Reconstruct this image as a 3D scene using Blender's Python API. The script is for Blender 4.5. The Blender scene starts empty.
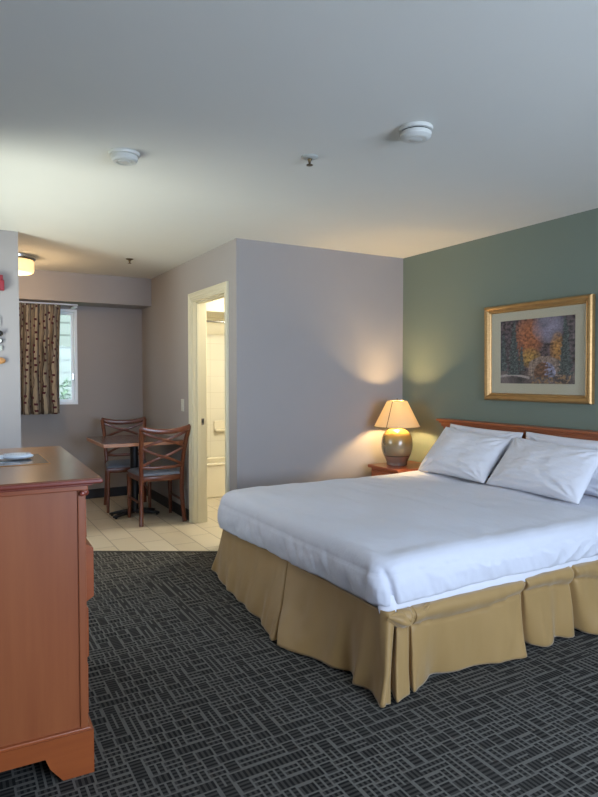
import bpy, bmesh, math, random
from mathutils import Vector, Matrix, noise
random.seed(7)
PI = math.pi
scene = bpy.context.scene
col = scene.collection

# ------------------------------------------------------------------ materials
def lin(c):
    return c / 12.92 if c <= 0.04045 else ((c + 0.055) / 1.055) ** 2.4
def rgb(h):
    h = h.lstrip('#')
    return tuple(lin(int(h[i:i + 2], 16) / 255) for i in (0, 2, 4)) + (1.0,)

class NT:
    def __init__(s, name):
        s.m = bpy.data.materials.new(name); s.m.use_nodes = True
        s.t = s.m.node_tree; s.b = s.t.nodes['Principled BSDF']
    def n(s, typ, **kw):
        nd = s.t.nodes.new(typ)
        for k, v in kw.items():
            if hasattr(nd, k) and not isinstance(v, dict): setattr(nd, k, v)
        return nd
    def l(s, a, b): s.t.links.new(a, b)
    def math(s, op, a, b=None):
        nd = s.t.nodes.new('ShaderNodeMath'); nd.operation = op
        for i, v in enumerate((a, b)):
            if v is None: continue
            if isinstance(v, (int, float)): nd.inputs[i].default_value = v
            else: s.l(v, nd.inputs[i])
        return nd.outputs[0]
    def mix(s, f, a, b):
        nd = s.t.nodes.new('ShaderNodeMix'); nd.data_type = 'RGBA'
        if isinstance(f, (int, float)): nd.inputs[0].default_value = f
        else: s.l(f, nd.inputs[0])
        for i, v in ((6, a), (7, b)):
            if isinstance(v, tuple): nd.inputs[i].default_value = v
            else: s.l(v, nd.inputs[i])
        return nd.outputs[2]
    def noise(s, scale, vec=None, detail=2.0, rough=0.5):
        nd = s.t.nodes.new('ShaderNodeTexNoise')
        nd.inputs['Scale'].default_value = scale; nd.inputs['Detail'].default_value = detail
        nd.inputs['Roughness'].default_value = rough
        if vec is not None: s.l(vec, nd.inputs['Vector'])
        return nd.outputs['Fac']
    def bump(s, h, strength, dist=0.002):
        nd = s.t.nodes.new('ShaderNodeBump'); nd.inputs['Strength'].default_value = strength
        nd.inputs['Distance'].default_value = dist
        s.l(h, nd.inputs['Height']); s.l(nd.outputs['Normal'], s.b.inputs['Normal'])
    def coord(s, which='Object', scale=None):
        tc = s.t.nodes.new('ShaderNodeTexCoord'); o = tc.outputs[which]
        if scale:
            mp = s.t.nodes.new('ShaderNodeMapping'); mp.inputs['Scale'].default_value = scale
            s.l(o, mp.inputs['Vector']); o = mp.outputs['Vector']
        return o

def plain(name, hexc, rough=0.6, metal=0.0, spec=0.5, var=0.0, vscale=6.0, bump=0.0, bscale=300, coat=0.0):
    k = NT(name); b = k.b
    b.inputs['Base Color'].default_value = rgb(hexc)
    b.inputs['Roughness'].default_value = rough; b.inputs['Metallic'].default_value = metal
    b.inputs['Specular IOR Level'].default_value = spec
    b.inputs['Coat Weight'].default_value = coat
    c = k.coord()
    if var:
        f = k.noise(vscale, c, 4)
        a = rgb(hexc)
        lo = tuple(x * (1 - var) for x in a[:3]) + (1,); hi = tuple(min(1, x * (1 + var)) for x in a[:3]) + (1,)
        k.l(k.mix(f, lo, hi), b.inputs['Base Color'])
    if bump: k.bump(k.noise(bscale, c, 2), bump)
    return k.m

def wood(name, dark, light, axis=2, rough=0.35, coat=0.25, scale=1.0):
    k = NT(name)
    sc = [14 * scale, 14 * scale, 14 * scale]; sc[axis] = 0.9 * scale
    c = k.coord('Object', tuple(sc))
    f = k.noise(1.6, c, 6, 0.6)
    c2 = k.coord('Object', tuple(x * 0.22 for x in sc))
    f2 = k.noise(1.2, c2, 3, 0.5)
    fm = k.math('ADD', k.math('MULTIPLY', f, 0.55), k.math('MULTIPLY', f2, 0.45))
    cr = k.n('ShaderNodeValToRGB')
    cr.color_ramp.elements[0].position = 0.3; cr.color_ramp.elements[1].position = 0.72
    cr.color_ramp.elements[0].color = rgb(dark); cr.color_ramp.elements[1].color = rgb(light)
    k.l(fm, cr.inputs[0]); k.l(cr.outputs[0], k.b.inputs['Base Color'])
    k.b.inputs['Roughness'].default_value = rough; k.b.inputs['Coat Weight'].default_value = coat
    k.b.inputs['Coat Roughness'].default_value = 0.2
    k.bump(f, 0.08, 0.001)
    return k.m

M = {}
M['ceiling'] = plain('ceiling_paint', '#d8d6cd', 0.9, var=0.015, bump=0.12, bscale=350)
M['grey'] = plain('taupe_grey_paint', '#9d9896', 0.8, spec=0.3, var=0.02, bump=0.15, bscale=400)
M['green'] = plain('sage_green_paint', '#6f786c', 0.75, spec=0.3, var=0.02, bump=0.15, bscale=400)
M['white_wall'] = plain('bathroom_paint', '#e3ddc6', 0.7)
M['trim'] = plain('cream_trim_paint', '#d3ccb2', 0.4, spec=0.4)
M['vinyl'] = plain('white_vinyl', '#e2e7ec', 0.35)
M['base'] = plain('black_vinyl_baseboard', '#1b1c20', 0.45)
M['cherry'] = wood('cherry_side', '#844322', '#a05c33', 2, 0.42, 0.15)
M['cherry_h'] = wood('cherry_rail', '#85401f', '#a85a2c', 0, 0.36, 0.25)
M['cherry_top'] = wood('cherry_top', '#6a3a1e', '#814a28', 1, 0.3, 0.3)
M['edge'] = wood('cherry_edge', '#6e2f22', '#944634', 0, 0.3, 0.4)
M['headwood'] = wood('headboard_wood', '#83411f', '#9e5529', 1, 0.4, 0.2)
M['nightwood'] = wood('nightstand_wood', '#8e3f1c', '#a9542a', 1, 0.35, 0.3)
M['chairwood'] = wood('chair_mahogany', '#4c2110', '#703619', 2, 0.35, 0.35)
M['tabletop'] = wood('table_laminate', '#4a3830', '#5e483d', 0, 0.2, 0.4)
M['tableedge'] = wood('table_edge', '#a06c4c', '#ba8563', 0, 0.4, 0.2)
M['seat'] = plain('grey_seat_fabric', '#7b808a', 0.85, var=0.1, vscale=60, bump=0.3, bscale=600)
M['blackmetal'] = plain('black_metal', '#141519', 0.4, 0.3)
M['brass'] = plain('aged_brass', '#6b5a40', 0.35, 0.9)
M['chrome'] = plain('brushed_steel', '#b5b5b2', 0.25, 1.0)
M['plastic'] = plain('white_plastic', '#c9c9c1', 0.4)
M['plastic_dim'] = plain('grey_plastic', '#a7a9a2', 0.5)
M['darkslot'] = plain('dark_slot', '#22211f', 0.7)
M['red'] = plain('red_alarm', '#8b1622', 0.35)
M['tub'] = plain('cream_enamel', '#e0d8c2', 0.2, coat=0.5)
M['black'] = plain('black_plastic', '#101010', 0.4)
M['tan'] = plain('tan_wood', '#b5834f', 0.5)
M['bristle'] = plain('pale_bristle', '#c9ced2', 0.6)
M['brush'] = plain('white_brush_plastic', '#dfe6ec', 0.3)

# white bed linen with a faint woven stripe
def linen(name, hexc, stripe=None):
    k = NT(name)
    k.b.inputs['Base Color'].default_value = rgb(hexc); k.b.inputs['Roughness'].default_value = 0.8
    k.b.inputs['Specular IOR Level'].default_value = 0.25
    k.b.inputs['Sheen Weight'].default_value = 0.15
    c = k.coord()
    h = k.noise(9.0, c, 5, 0.55)
    if stripe is not None:
        sp = k.n('ShaderNodeSeparateXYZ'); k.l(c, sp.inputs[0])
        st = k.math('SINE', k.math('MULTIPLY', sp.outputs[stripe], 2 * PI / 0.022))
        h = k.math('ADD', k.math('MULTIPLY', h, 4.0), k.math('MULTIPLY', st, 0.10))
        k.bump(h, 0.35, 0.004)
        k.l(k.math('ADD', k.math('MULTIPLY', st, 0.06), 0.74), k.b.inputs['Roughness'])
    else:
        k.bump(h, 0.35, 0.012)
    return k.m
M['duvet'] = linen('white_striped_sateen', '#cfd0d8', 1)
M['pillow'] = linen('white_cotton', '#d6d6dc')
M['skirt'] = plain('gold_satin_skirt', '#9d7d4b', 0.5, spec=0.4, var=0.05, vscale=3, bump=0.15, bscale=500)
M['skirt'].node_tree.nodes['Principled BSDF'].inputs['Sheen Weight'].default_value = 0.3
M['box'] = plain('mattress_ticking', '#b9b6ae', 0.8)

# carpet: charcoal loop pile in a basket weave of short ribs
def carpet():
    k = NT('basket_weave_carpet')
    geo = k.n('ShaderNodeNewGeometry'); sp = k.n('ShaderNodeSeparateXYZ'); k.l(geo.outputs['Position'], sp.inputs[0])
    S = 0.058
    x = k.math('ADD', k.math('DIVIDE', sp.outputs[0], S), 50); y = k.math('ADD', k.math('DIVIDE', sp.outputs[1], S), 50)
    cx, cy = k.math('FLOOR', x), k.math('FLOOR', y)
    fx, fy = k.math('FRACT', x), k.math('FRACT', y)
    cb = k.n('ShaderNodeCombineXYZ'); k.l(cx, cb.inputs[0]); k.l(cy, cb.inputs[1])
    wn = k.n('ShaderNodeTexWhiteNoise', noise_dimensions='3D'); k.l(cb.outputs[0], wn.inputs['Vector'])
    flip = k.math('GREATER_THAN', wn.outputs['Value'], 0.84)
    par = k.math('GREATER_THAN', k.math('MODULO', k.math('ADD', k.math('ADD', cx, cy), flip), 2.0), 0.5)
    inv = k.math('SUBTRACT', 1.0, par)
    a = k.math('ADD', k.math('MULTIPLY', fx, par), k.math('MULTIPLY', fy, inv))     # across the ribs
    b = k.math('ADD', k.math('MULTIPLY', fy, par), k.math('MULTIPLY', fx, inv))     # along the ribs
    away = k.math('ABSOLUTE', k.math('SUBTRACT', a, 0.5))
    edge = k.math('GREATER_THAN', away, 0.37)
    rib = k.math('LESS_THAN', away, 0.07)
    dash = k.math('GREATER_THAN', k.math('FRACT', k.math('MULTIPLY', b, 3.0)), 0.5)
    keep = k.math('GREATER_THAN', k.math('FRACT', k.math('MULTIPLY', wn.outputs['Value'], 7.3)), 0.45)
    line = k.math('MAXIMUM', edge, k.math('MULTIPLY', rib, keep))
    fine = k.noise(420, geo.outputs['Position'], 2)
    dark = k.mix(dash, rgb('#43413d'), rgb('#191817'))
    lightc = k.mix(fine, rgb('#5a5853'), rgb('#7a7771'))
    base = k.mix(line, dark, lightc)
    big = k.noise(2.2, geo.outputs['Position'], 4)
    base2 = k.mix(k.math('MULTIPLY', big, 0.35), base, rgb('#454442'))
    k.l(base2, k.b.inputs['Base Color']); k.b.inputs['Roughness'].default_value = 0.95
    k.b.inputs['Specular IOR Level'].default_value = 0.1
    k.bump(k.math('ADD', k.math('MULTIPLY', line, 0.6), fine), 0.6, 0.003)
    return k.m
M['carpet'] = carpet()

def tiles(name, c1, c2, grout, bw, rh, ax, ay, off, ox=0.0, oy=0.0, mortar=0.004, rough=0.3, bmp=0.3):
    k = NT(name)
    geo = k.n('ShaderNodeNewGeometry'); sp = k.n('ShaderNodeSeparateXYZ'); k.l(geo.outputs['Position'], sp.inputs[0])
    cb = k.n('ShaderNodeCombineXYZ')
    k.l(k.math('ADD', sp.outputs[ax], ox), cb.inputs[0]); k.l(k.math('ADD', sp.outputs[ay], oy), cb.inputs[1])
    br = k.n('ShaderNodeTexBrick'); k.l(cb.outputs[0], br.inputs['Vector'])
    br.offset = off; br.inputs['Scale'].default_value = 1.0
    br.inputs['Color1'].default_value = rgb(c1); br.inputs['Color2'].default_value = rgb(c2); br.inputs['Mortar'].default_value = rgb(grout)
    br.inputs['Mortar Size'].default_value = mortar; br.inputs['Mortar Smooth'].default_value = 0.1
    br.inputs['Brick Width'].default_value = bw; br.inputs['Row Height'].default_value = rh
    f = k.noise(7, geo.outputs['Position'], 4)
    k.l(k.mix(k.math('MULTIPLY', f, 0.3), br.outputs['Color'], rgb(c2)), k.b.inputs['Base Color'])
    k.b.inputs['Roughness'].default_value = rough
    inv = k.math('SUBTRACT', 1.0, br.outputs['Fac']); k.bump(inv, bmp, 0.002)
    return k.m
M['tile'] = tiles('beige_floor_tile', '#cdc2ae', '#c2b6a0', '#857a68', 0.41, 0.205, 1, 0, 0.5, 0.335, 0.085, 0.0045)
M['walltile'] = tiles('cream_wall_tile', '#e4e0d0', '#e1dccb', '#d2ccba', 0.2, 0.2, 0, 2, 0.0, 0, 0.03, 0.003, 0.12, 0.2)

# curtain: beige with wavy columns and small maroon blocks
def curtain_mat():
    k = NT('bamboo_print_curtain')
    uv = k.n('ShaderNodeUVMap'); uv.uv_map = 'UVMap'; sp = k.n('ShaderNodeSeparateXYZ'); k.l(uv.outputs[0], sp.inputs[0])
    u, v = sp.outputs[0], sp.outputs[1]
    wob = k.math('MULTIPLY', k.math('SUBTRACT', k.noise(5.0, uv.outputs[0], 3), 0.5), 1.3)
    U = k.math('ADD', k.math('MULTIPLY', u, 17.0), wob)
    cell = k.math('FLOOR', U); fu = k.math('FRACT', U)
    n1 = k.noise(1.0, None, 3)
    cb = k.n('ShaderNodeCombineXYZ'); k.l(k.math('MULTIPLY', u, 30), cb.inputs[0]); k.l(k.math('MULTIPLY', v, 2.0), cb.inputs[1])
    n1 = k.noise(1.4, cb.outputs[0], 5, 0.6)
    cr = k.n('ShaderNodeValToRGB'); cr.color_ramp.elements[0].position = 0.34; cr.color_ramp.elements[1].position = 0.62
    cr.color_ramp.elements[0].color = rgb('#403930'); cr.color_ramp.elements[1].color = rgb('#96897a'); k.l(n1, cr.inputs[0])
    stem = k.math('LESS_THAN', k.math('ABSOLUTE', k.math('SUBTRACT', fu, 0.5)), 0.2)
    alt = k.math('LESS_THAN', k.math('FRACT', k.math('MULTIPLY', cell, 0.5)), 0.25)
    c1 = k.mix(k.math('MULTIPLY', stem, 0.55), cr.outputs[0], rgb('#b3a78f'))
    line = k.math('LESS_THAN', k.math('ABSOLUTE', k.math('SUBTRACT', fu, 0.22)), 0.06)
    c2 = k.mix(k.math('MULTIPLY', line, 0.85), c1, rgb('#33201a'))
    V = k.math('ADD', k.math('MULTIPLY', v, 17.0), k.math('MULTIPLY', cell, 0.37))
    fv = k.math('FRACT', V)
    cb2 = k.n('ShaderNodeCombineXYZ'); k.l(cell, cb2.inputs[0]); k.l(k.math('FLOOR', V), cb2.inputs[1])
    wn = k.n('ShaderNodeTexWhiteNoise', noise_dimensions='3D'); k.l(cb2.outputs[0], wn.inputs['Vector'])
    ctr = k.math('ADD', 0.2, k.math('MULTIPLY', wn.outputs['Value'], 0.5))
    du = k.math('LESS_THAN', k.math('ABSOLUTE', k.math('SUBTRACT', fu, ctr)), 0.2)
    dv = k.math('LESS_THAN', k.math('ABSOLUTE', k.math('SUBTRACT', fv, 0.5)), 0.17)
    dot = k.math('MULTIPLY', k.math('MULTIPLY', du, dv), k.math('GREATER_THAN', k.math('FRACT', k.math('MULTIPLY', wn.outputs['Value'], 9.1)), 0.3))
    c3 = k.mix(dot, c2, rgb('#4a1420'))
    k.l(c3, k.b.inputs['Base Color']); k.b.inputs['Roughness'].default_value = 0.85
    return k.m
M['curtain'] = curtain_mat()

def glass_mat(name='window_glass', tint='#eef4f4', refl=.012):
    k = NT(name); out = [n for n in k.t.nodes if n.type == 'OUTPUT_MATERIAL'][0]
    tr = k.n('ShaderNodeBsdfTransparent'); tr.inputs[0].default_value = rgb(tint)
    gl = k.n('ShaderNodeBsdfGlossy'); gl.inputs['Roughness'].default_value = 0.02
    mx = k.n('ShaderNodeMixShader'); mx.inputs[0].default_value = refl
    k.l(tr.outputs[0], mx.inputs[1]); k.l(gl.outputs[0], mx.inputs[2]); k.l(mx.outputs[0], out.inputs[0])
    return k.m
M['glass'] = glass_mat()

def emis(name, hexc, strength, base='#f0e6cc'):
    k = NT(name); k.b.inputs['Base Color'].default_value = rgb(base)
    k.b.inputs['Emission Color'].default_value = rgb(hexc); k.b.inputs['Emission Strength'].default_value = strength
    k.b.inputs['Roughness'].default_value = 0.3
    return k.m
M['drumglass'] = emis('lit_drum_glass', '#ffd58a', 1.0)
M['bulb'] = emis('lit_bulb', '#ffd890', 12.0)
M['bathglobe'] = emis('lit_vanity_globe', '#ffe2a6', 4.0)

def shade_mat():
    k = NT('lamp_shade_fabric'); out = [n for n in k.t.nodes if n.type == 'OUTPUT_MATERIAL'][0]
    tr = k.n('ShaderNodeBsdfTranslucent'); tr.inputs[0].default_value = rgb('#fff0cc')
    df = k.n('ShaderNodeBsdfDiffuse'); df.inputs[0].default_value = rgb('#efe2c0')
    mx = k.n('ShaderNodeMixShader'); mx.inputs[0].default_value = 0.45
    k.l(tr.outputs[0], mx.inputs[1]); k.l(df.outputs[0], mx.inputs[2]); k.l(mx.outputs[0], out.inputs[0])
    return k.m
M['shade'] = shade_mat()
M['seam'] = plain('shade_seam', '#8a7046', 0.8)

def lamp_body():
    k = NT('glazed_lamp_body'); c = k.coord(); sp = k.n('ShaderNodeSeparateXYZ'); k.l(c, sp.inputs[0])
    cr = k.n('ShaderNodeValToRGB'); e = cr.color_ramp.elements
    e[0].position = 0.0; e[0].color = rgb('#7c6456'); e[1].position = 0.245; e[1].color = rgb('#80685a')
    for p, h in ((0.25, '#2b2018'), (0.262, '#2b2018'), (0.268, '#7b6c55'), (0.5, '#85775e'), (0.62, '#8c7448'), (0.75, '#b08a46'), (1.0, '#b98f48')):  # gold toward the top: light from under the shade, painted into the colour
        q = e.new(p); q.color = rgb(h)
    k.l(k.math('DIVIDE', sp.outputs[2], 0.34), cr.inputs[0])
    # painted landscape on the side that faces the wall
    n = k.noise(22, c, 5, 0.7)
    side = k.math('GREATER_THAN', k.math('ADD', k.math('MULTIPLY', sp.outputs[0], -0.78), k.math('MULTIPLY', sp.outputs[1], 0.63)), 0.112)
    zz = k.math('MULTIPLY', k.math('GREATER_THAN', sp.outputs[2], 0.11), k.math('LESS_THAN', sp.outputs[2], 0.27))
    f = k.math('MULTIPLY', k.math('MULTIPLY', side, zz), k.math('GREATER_THAN', n, 0.46))
    k.l(k.mix(k.math('MULTIPLY', f, 0.7), cr.outputs[0], rgb('#2f3226')), k.b.inputs['Base Color'])
    k.b.inputs['Roughness'].default_value = 0.22; k.b.inputs['Coat Weight'].default_value = 0.6
    return k.m
M['lampbody'] = lamp_body()

def gold_frame():
    k = NT('brushed_gold_frame'); c = k.coord('Object', (40, 6, 40)); n = k.noise(2.0, c, 4)
    k.l(k.mix(n, rgb('#8f683a'), rgb('#c09a63')), k.b.inputs['Base Color'])
    k.b.inputs['Metallic'].default_value = 0.55; k.b.inputs['Roughness'].default_value = 0.38
    k.bump(n, 0.15, 0.001)
    return k.m
M['gold'] = gold_frame()
M['mat'] = plain('cream_mat_board', '#cbc3aa', 0.9)

def vcol(name, rough=0.5):
    k = NT(name); a = k.n('ShaderNodeVertexColor'); a.layer_name = 'Col'
    k.l(a.outputs[0], k.b.inputs['Base Color']); k.b.inputs['Roughness'].default_value = rough
    return k.m
M['paint'] = vcol('autumn_landscape_print', 0.6)
M['placeprint'] = vcol('printed_placemat', 0.25)
M['grass'] = plain('lawn_grass', '#5f7d45', 0.9, var=0.35, vscale=20)
M['siding'] = tiles('pale_siding', '#a9a79c', '#a3a196', '#77756c', 40.0, 0.24, 0, 2, 0.5, 0, 0, 0.02, 0.7, 0.4)
M['bark'] = plain('shrub_foliage', '#6b8552', 0.9, var=0.4, vscale=25)
M['asphalt'] = plain('concrete_walk', '#b3b3a8', 0.9, var=0.1, vscale=8)

# ------------------------------------------------------------------ mesh helpers
def link(name, bm, mat, parent=None, smooth=False, loc=None, angle=None):
    me = bpy.data.meshes.new(name)
    bmesh.ops.recalc_face_normals(bm, faces=bm.faces[:])
    bm.to_mesh(me); bm.free()
    mats = mat if isinstance(mat, (list, tuple)) else [mat]
    for m_ in mats: me.materials.append(m_)
    if smooth:
        for p in me.polygons: p.use_smooth = True
        if angle: me.set_sharp_from_angle(angle=angle)
    o = bpy.data.objects.new(name, me); col.objects.link(o)
    if parent: o.parent = parent
    if loc: o.location = loc
    return o
def box(bm, x0, x1, y0, y1, z0, z1, bev=0.0, seg=2, mi=0):
    r = bmesh.ops.create_cube(bm, size=1.0)
    for v in r['verts']:
        v.co = Vector(((x0 + x1) / 2 + v.co.x * (x1 - x0), (y0 + y1) / 2 + v.co.y * (y1 - y0), (z0 + z1) / 2 + v.co.z * (z1 - z0)))
    fs = set(f for v in r['verts'] for f in v.link_faces)
    for f in fs: f.material_index = mi
    if bev:
        es = list(set(e for v in r['verts'] for e in v.link_edges))
        bmesh.ops.bevel(bm, geom=es, offset=bev, segments=seg, affect='EDGES', profile=0.5)
    return bm
def bx(*a, **k): return box(bmesh.new(), *a, **k)
def lathe(bm, prof, n=40, cx=0, cy=0, cap=True, axis='z', cz=0.0, mi=0):
    rings = []
    for r, z in prof:
        ring = []
        for i in range(n):
            a = 2 * PI * i / n
            if axis == 'z': co = (cx + r * math.cos(a), cy + r * math.sin(a), cz + z)
            elif axis == 'y': co = (cx + r * math.cos(a), cy + z, cz + r * math.sin(a))
            else: co = (cx + z, cy + r * math.cos(a), cz + r * math.sin(a))
            ring.append(bm.verts.new(co))
        rings.append(ring)
    for a, b in zip(rings, rings[1:]):
        for i in range(n):
            f = bm.faces.new((a[i], a[(i + 1) % n], b[(i + 1) % n], b[i])); f.material_index = mi
    if cap:
        bm.faces.new(rings[0]).material_index = mi; bm.faces.new(rings[-1]).material_index = mi
    return bm
def sweep(bm, pts, sizes, up=Vector((0, 1, 0)), n=8, sq=3.2, mi=0):
    """a bar along pts; sizes = (half width, half depth) per point; superellipse section"""
    pts = [Vector(p) for p in pts]; rings = []
    for i, p in enumerate(pts):
        t = (pts[min(i + 1, len(pts) - 1)] - pts[max(i - 1, 0)]).normalized()
        s = t.cross(up).normalized(); w = s.cross(t).normalized()
        a, b = sizes[i] if isinstance(sizes, list) else sizes
        ring = []
        for k in range(n * 2):
            an = 2 * PI * k / (n * 2); c, d = math.cos(an), math.sin(an)
            ring.append(bm.verts.new(p + s * a * math.copysign(abs(c) ** (2 / sq), c) + w * b * math.copysign(abs(d) ** (2 / sq), d)))
        rings.append(ring)
    m_ = n * 2
    for a, b in zip(rings, rings[1:]):
        for i in range(m_): bm.faces.new((a[i], a[(i + 1) % m_], b[(i + 1) % m_], b[i])).material_index = mi
    bm.faces.new(rings[0]).material_index = mi; bm.faces.new(rings[-1]).material_index = mi
    return bm
def prism(bm, poly, z0, z1, mi=0, plane='xy'):
    def P(a, b, c):
        return {'xy': (a, b, c), 'xz': (a, c, b), 'yz': (c, a, b)}[plane]
    lo = [bm.verts.new(P(a, b, z0)) for a, b in poly]; hi = [bm.verts.new(P(a, b, z1)) for a, b in poly]
    bm.faces.new(lo).material_index = mi; bm.faces.new(hi).material_index = mi
    n = len(poly)
    for i in range(n): bm.faces.new((lo[i], lo[(i + 1) % n], hi[(i + 1) % n], hi[i])).material_index = mi
    return bm
def catmull(ps, sub):
    out = []
    for i in range(len(ps) - 1):
        p0, p1, p2, p3 = ps[max(i - 1, 0)], ps[i], ps[i + 1], ps[min(i + 2, len(ps) - 1)]
        for k in range(sub):
            t = k / sub
            out.append(tuple(0.5 * (2 * b + (c - a) * t + (2 * a - 5 * b + 4 * c - d) * t * t + (3 * b - a - 3 * c + d) * t ** 3)
                             for a, b, c, d in zip(p0, p1, p2, p3)))
    out.append(tuple(ps[-1])); return out
def tag(o, label=None, cat=None, group=None, kind=None):
    if label: o['label'] = label
    if cat: o['category'] = cat
    if group: o['group'] = group
    if kind: o['kind'] = kind
    return o
def thing(name, label, cat, loc=(0, 0, 0), rotz=0.0, group=None):
    o = bpy.data.objects.new(name, None); col.objects.link(o); o.empty_display_size = 0.1
    o.location = loc; o.rotation_euler = (0, 0, rotz)
    return tag(o, label, cat, group)
def struct(name, bm, mat, parent=None, **k):
    o = link(name, bm, mat, parent, **k)
    if not parent: o['kind'] = 'structure'
    return o

# ------------------------------------------------------------------ the room
H = 2.44; XL = -0.25; XR = 3.619; YB = -1.4; XB = 1.964; YF = 4.42; YK = 7.1; XB2 = 2.092
# floors
bm = bmesh.new()
prism(bm, [(XL - .1, YB - .1), (XR + .1, YB - .1), (XR + .1, YF + .06), (XB + .05, YF + .06), (XB + .05, 4.345), (0.471, 5.215), (XL - .1, 5.215)], -0.1, 0.0)
struct('floor', bm, M['carpet'])
bm = bmesh.new()
prism(bm, [(XL - .1, 5.215), (0.471, 5.215), (XB + .05, 4.345), (XB + .05, YF + .06), (3.75, YF + .06), (3.75, YK + .12), (XL - .1, YK + .12)], -0.1, -0.001)
struct('floor_kitchen', bm, M['tile'])
bm = bmesh.new()
a, b = Vector((0.471, 5.205, 0)), Vector((XB - .002, 4.338, 0)); d = (b - a).normalized(); nrm = Vector((-d.y, d.x, 0)) * 0.012
prism(bm, [tuple((a - nrm).xy), tuple((b - nrm).xy), tuple((b + nrm).xy), tuple((a + nrm).xy)], 0.0, 0.004)
struct('trim_1', bm, plain('carpet_edge_strip', '#2c2a24', 0.6))
struct('ceiling', bx(XL - .1, 3.75, YB - .1, YK + .12, H, H + .1), M['ceiling'])
# walls
def wall_with_hole(name, mat, fixed, lo, hi, a0, a1, h0, h1, z0, z1, axis, zt=H):
    """a wall slab between lo and hi on its thin axis, running a0..a1, with a hole h0..h1 by z0..z1"""
    bm = bmesh.new()
    def B(u0, u1, w0, w1):
        if u1 - u0 < 1e-4 or w1 - w0 < 1e-4: return
        if axis == 'x': box(bm, u0, u1, lo, hi, w0, w1)
        else: box(bm, lo, hi, u0, u1, w0, w1)
    B(a0, h0, 0, zt); B(h1, a1, 0, zt); B(h0, h1, 0, z0); B(h0, h1, z1, zt)
    return struct(name, bm, mat)
struct('wall_right', bx(XR, XR + .13, YB - .1, YF + .1, 0, H), M['green'])
wall_with_hole('wall_back', M['grey'], 0, YB - .1, YB, XL - .1, XR, 0.9, 3.1, 0.55, 2.15, 'x')
wall_with_hole('wall_left', M['grey'], 0, XL - .1, XL, YB, YK, 3.25, 4.75, 0.92, 2.10, 'y')
WX0, WX1, WZ0, WZ1 = 0.28, 1.245, 1.06, 2.10
wall_with_hole('wall_front', M['grey'], 0, YK, YK + .12, XL, XB2, WX0, WX1, WZ0, WZ1, 'x')
struct('wall_partition', bx(XL, 0.471, 5.03, 5.15, 0, H), M['grey'])
struct('wall_bathroom_front', bx(XB, XR, YF, YF + .1, 0, H), M['grey'])
DY0, DY1, DZ = 4.635, 5.42, 2.065
wall_with_hole('wall_bathroom_side', M['grey'], 0, XB, XB2, YF + .1, YK, DY0, DY1, 0.0, DZ, 'y')
struct('wall_soffit', bx(XL, XB, 6.716, YK, 2.142, H), M['grey'])
# bathroom lining
struct('wall_bathroom_back', bx(XB2, 3.75, YK, YK + .12, 0, H), M['walltile'])
struct('wall_bathroom_right', bx(XR, XR + .13, YF + .1, YK, 0, H), M['white_wall'])
struct('wall_shower_valance', bx(XB2, XR, 6.43, YK, 2.09, H), M['white_wall'])
struct('wall_above_tile', bx(XB2 + .001, XR, YK - .012, YK, 1.88, 2.09), M['white_wall'])
# baseboards
struct('baseboard_kitchen', bx(XL, XB, YK - .008, YK, 0, 0.105, bev=.002), M['base'])
struct('baseboard_side', bx(XB - .008, XB, DY1 + .065, YK - .008, 0, 0.105, bev=.002), M['base'])
struct('baseboard_gray_wall', bx(XB, XR, YF - .008, YF, 0, 0.105, bev=.002), M['base'])
struct('baseboard_right', bx(XR - .008, XR, YB, YF - .008, 0, 0.105, bev=.002), M['base'])
# kitchen window
w = bpy.data.objects.new('window_1', None); col.objects.link(w); w['kind'] = 'structure'; w.location = (0, 0, 0)
bm = bmesh.new(); t = 0.028
for (u0, u1, z0, z1) in ((WX0, WX1, WZ0, WZ0 + t), (WX0, WX1, WZ1 - t, WZ1), (WX0, WX0 + t, WZ0 + t, WZ1 - t), (WX1 - t, WX1, WZ0 + t, WZ1 - t)):
    box(bm, u0, u1, YK - .004, YK + .11, z0, z1, bev=.002)
struct('window_frame', bm, M['vinyl'], w)
bm = bmesh.new(); t2 = 0.03; f0 = WX0 + t; f1 = WX1 - t; g0 = WZ0 + t; g1 = WZ1 - t
mx_ = (f0 + f1) / 2
for (u0, u1, yy) in ((mx_ - .02, f1, YK + .045), (f0, mx_ + .02, YK + .075)):
    for (a0, a1, z0, z1) in ((u0, u1, g0, g0 + t2), (u0, u1, g1 - t2, g1), (u0, u0 + t2, g0 + t2, g1 - t2), (u1 - t2, u1, g0 + t2, g1 - t2)):
        box(bm, a0, a1, yy, yy + .025, z0, z1, bev=.002)
struct('window_sash', bm, M['vinyl'], w)
struct('pane', bx(f0 + t2, f1 - t2, YK + .058, YK + .062, g0 + t2, g1 - t2), M['glass'], w)
bm = box(bmesh.new(), f1 - .024, f1 - .006, YK + .032, YK + .046, 1.33, 1.40, bev=.003); box(bm, f1 - .03, f1 - .016, YK + .022, YK + .034, 1.36, 1.378, bev=.002)
struct('window_latch', bm, M['chrome'], w)
# window behind the camera
w = bpy.data.objects.new('window_2', None); col.objects.link(w); w['kind'] = 'structure'
bm = bmesh.new()
for (u0, u1, z0, z1) in ((.9, 3.1, .55, .6), (.9, 3.1, 2.1, 2.15), (.9, .95, .6, 2.1), (3.05, 3.1, .6, 2.1), (1.98, 2.02, .6, 2.1)):
    box(bm, u0, u1, YB - .09, YB - .01, z0, z1)
struct('window_frame', bm, M['vinyl'], w)
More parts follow.
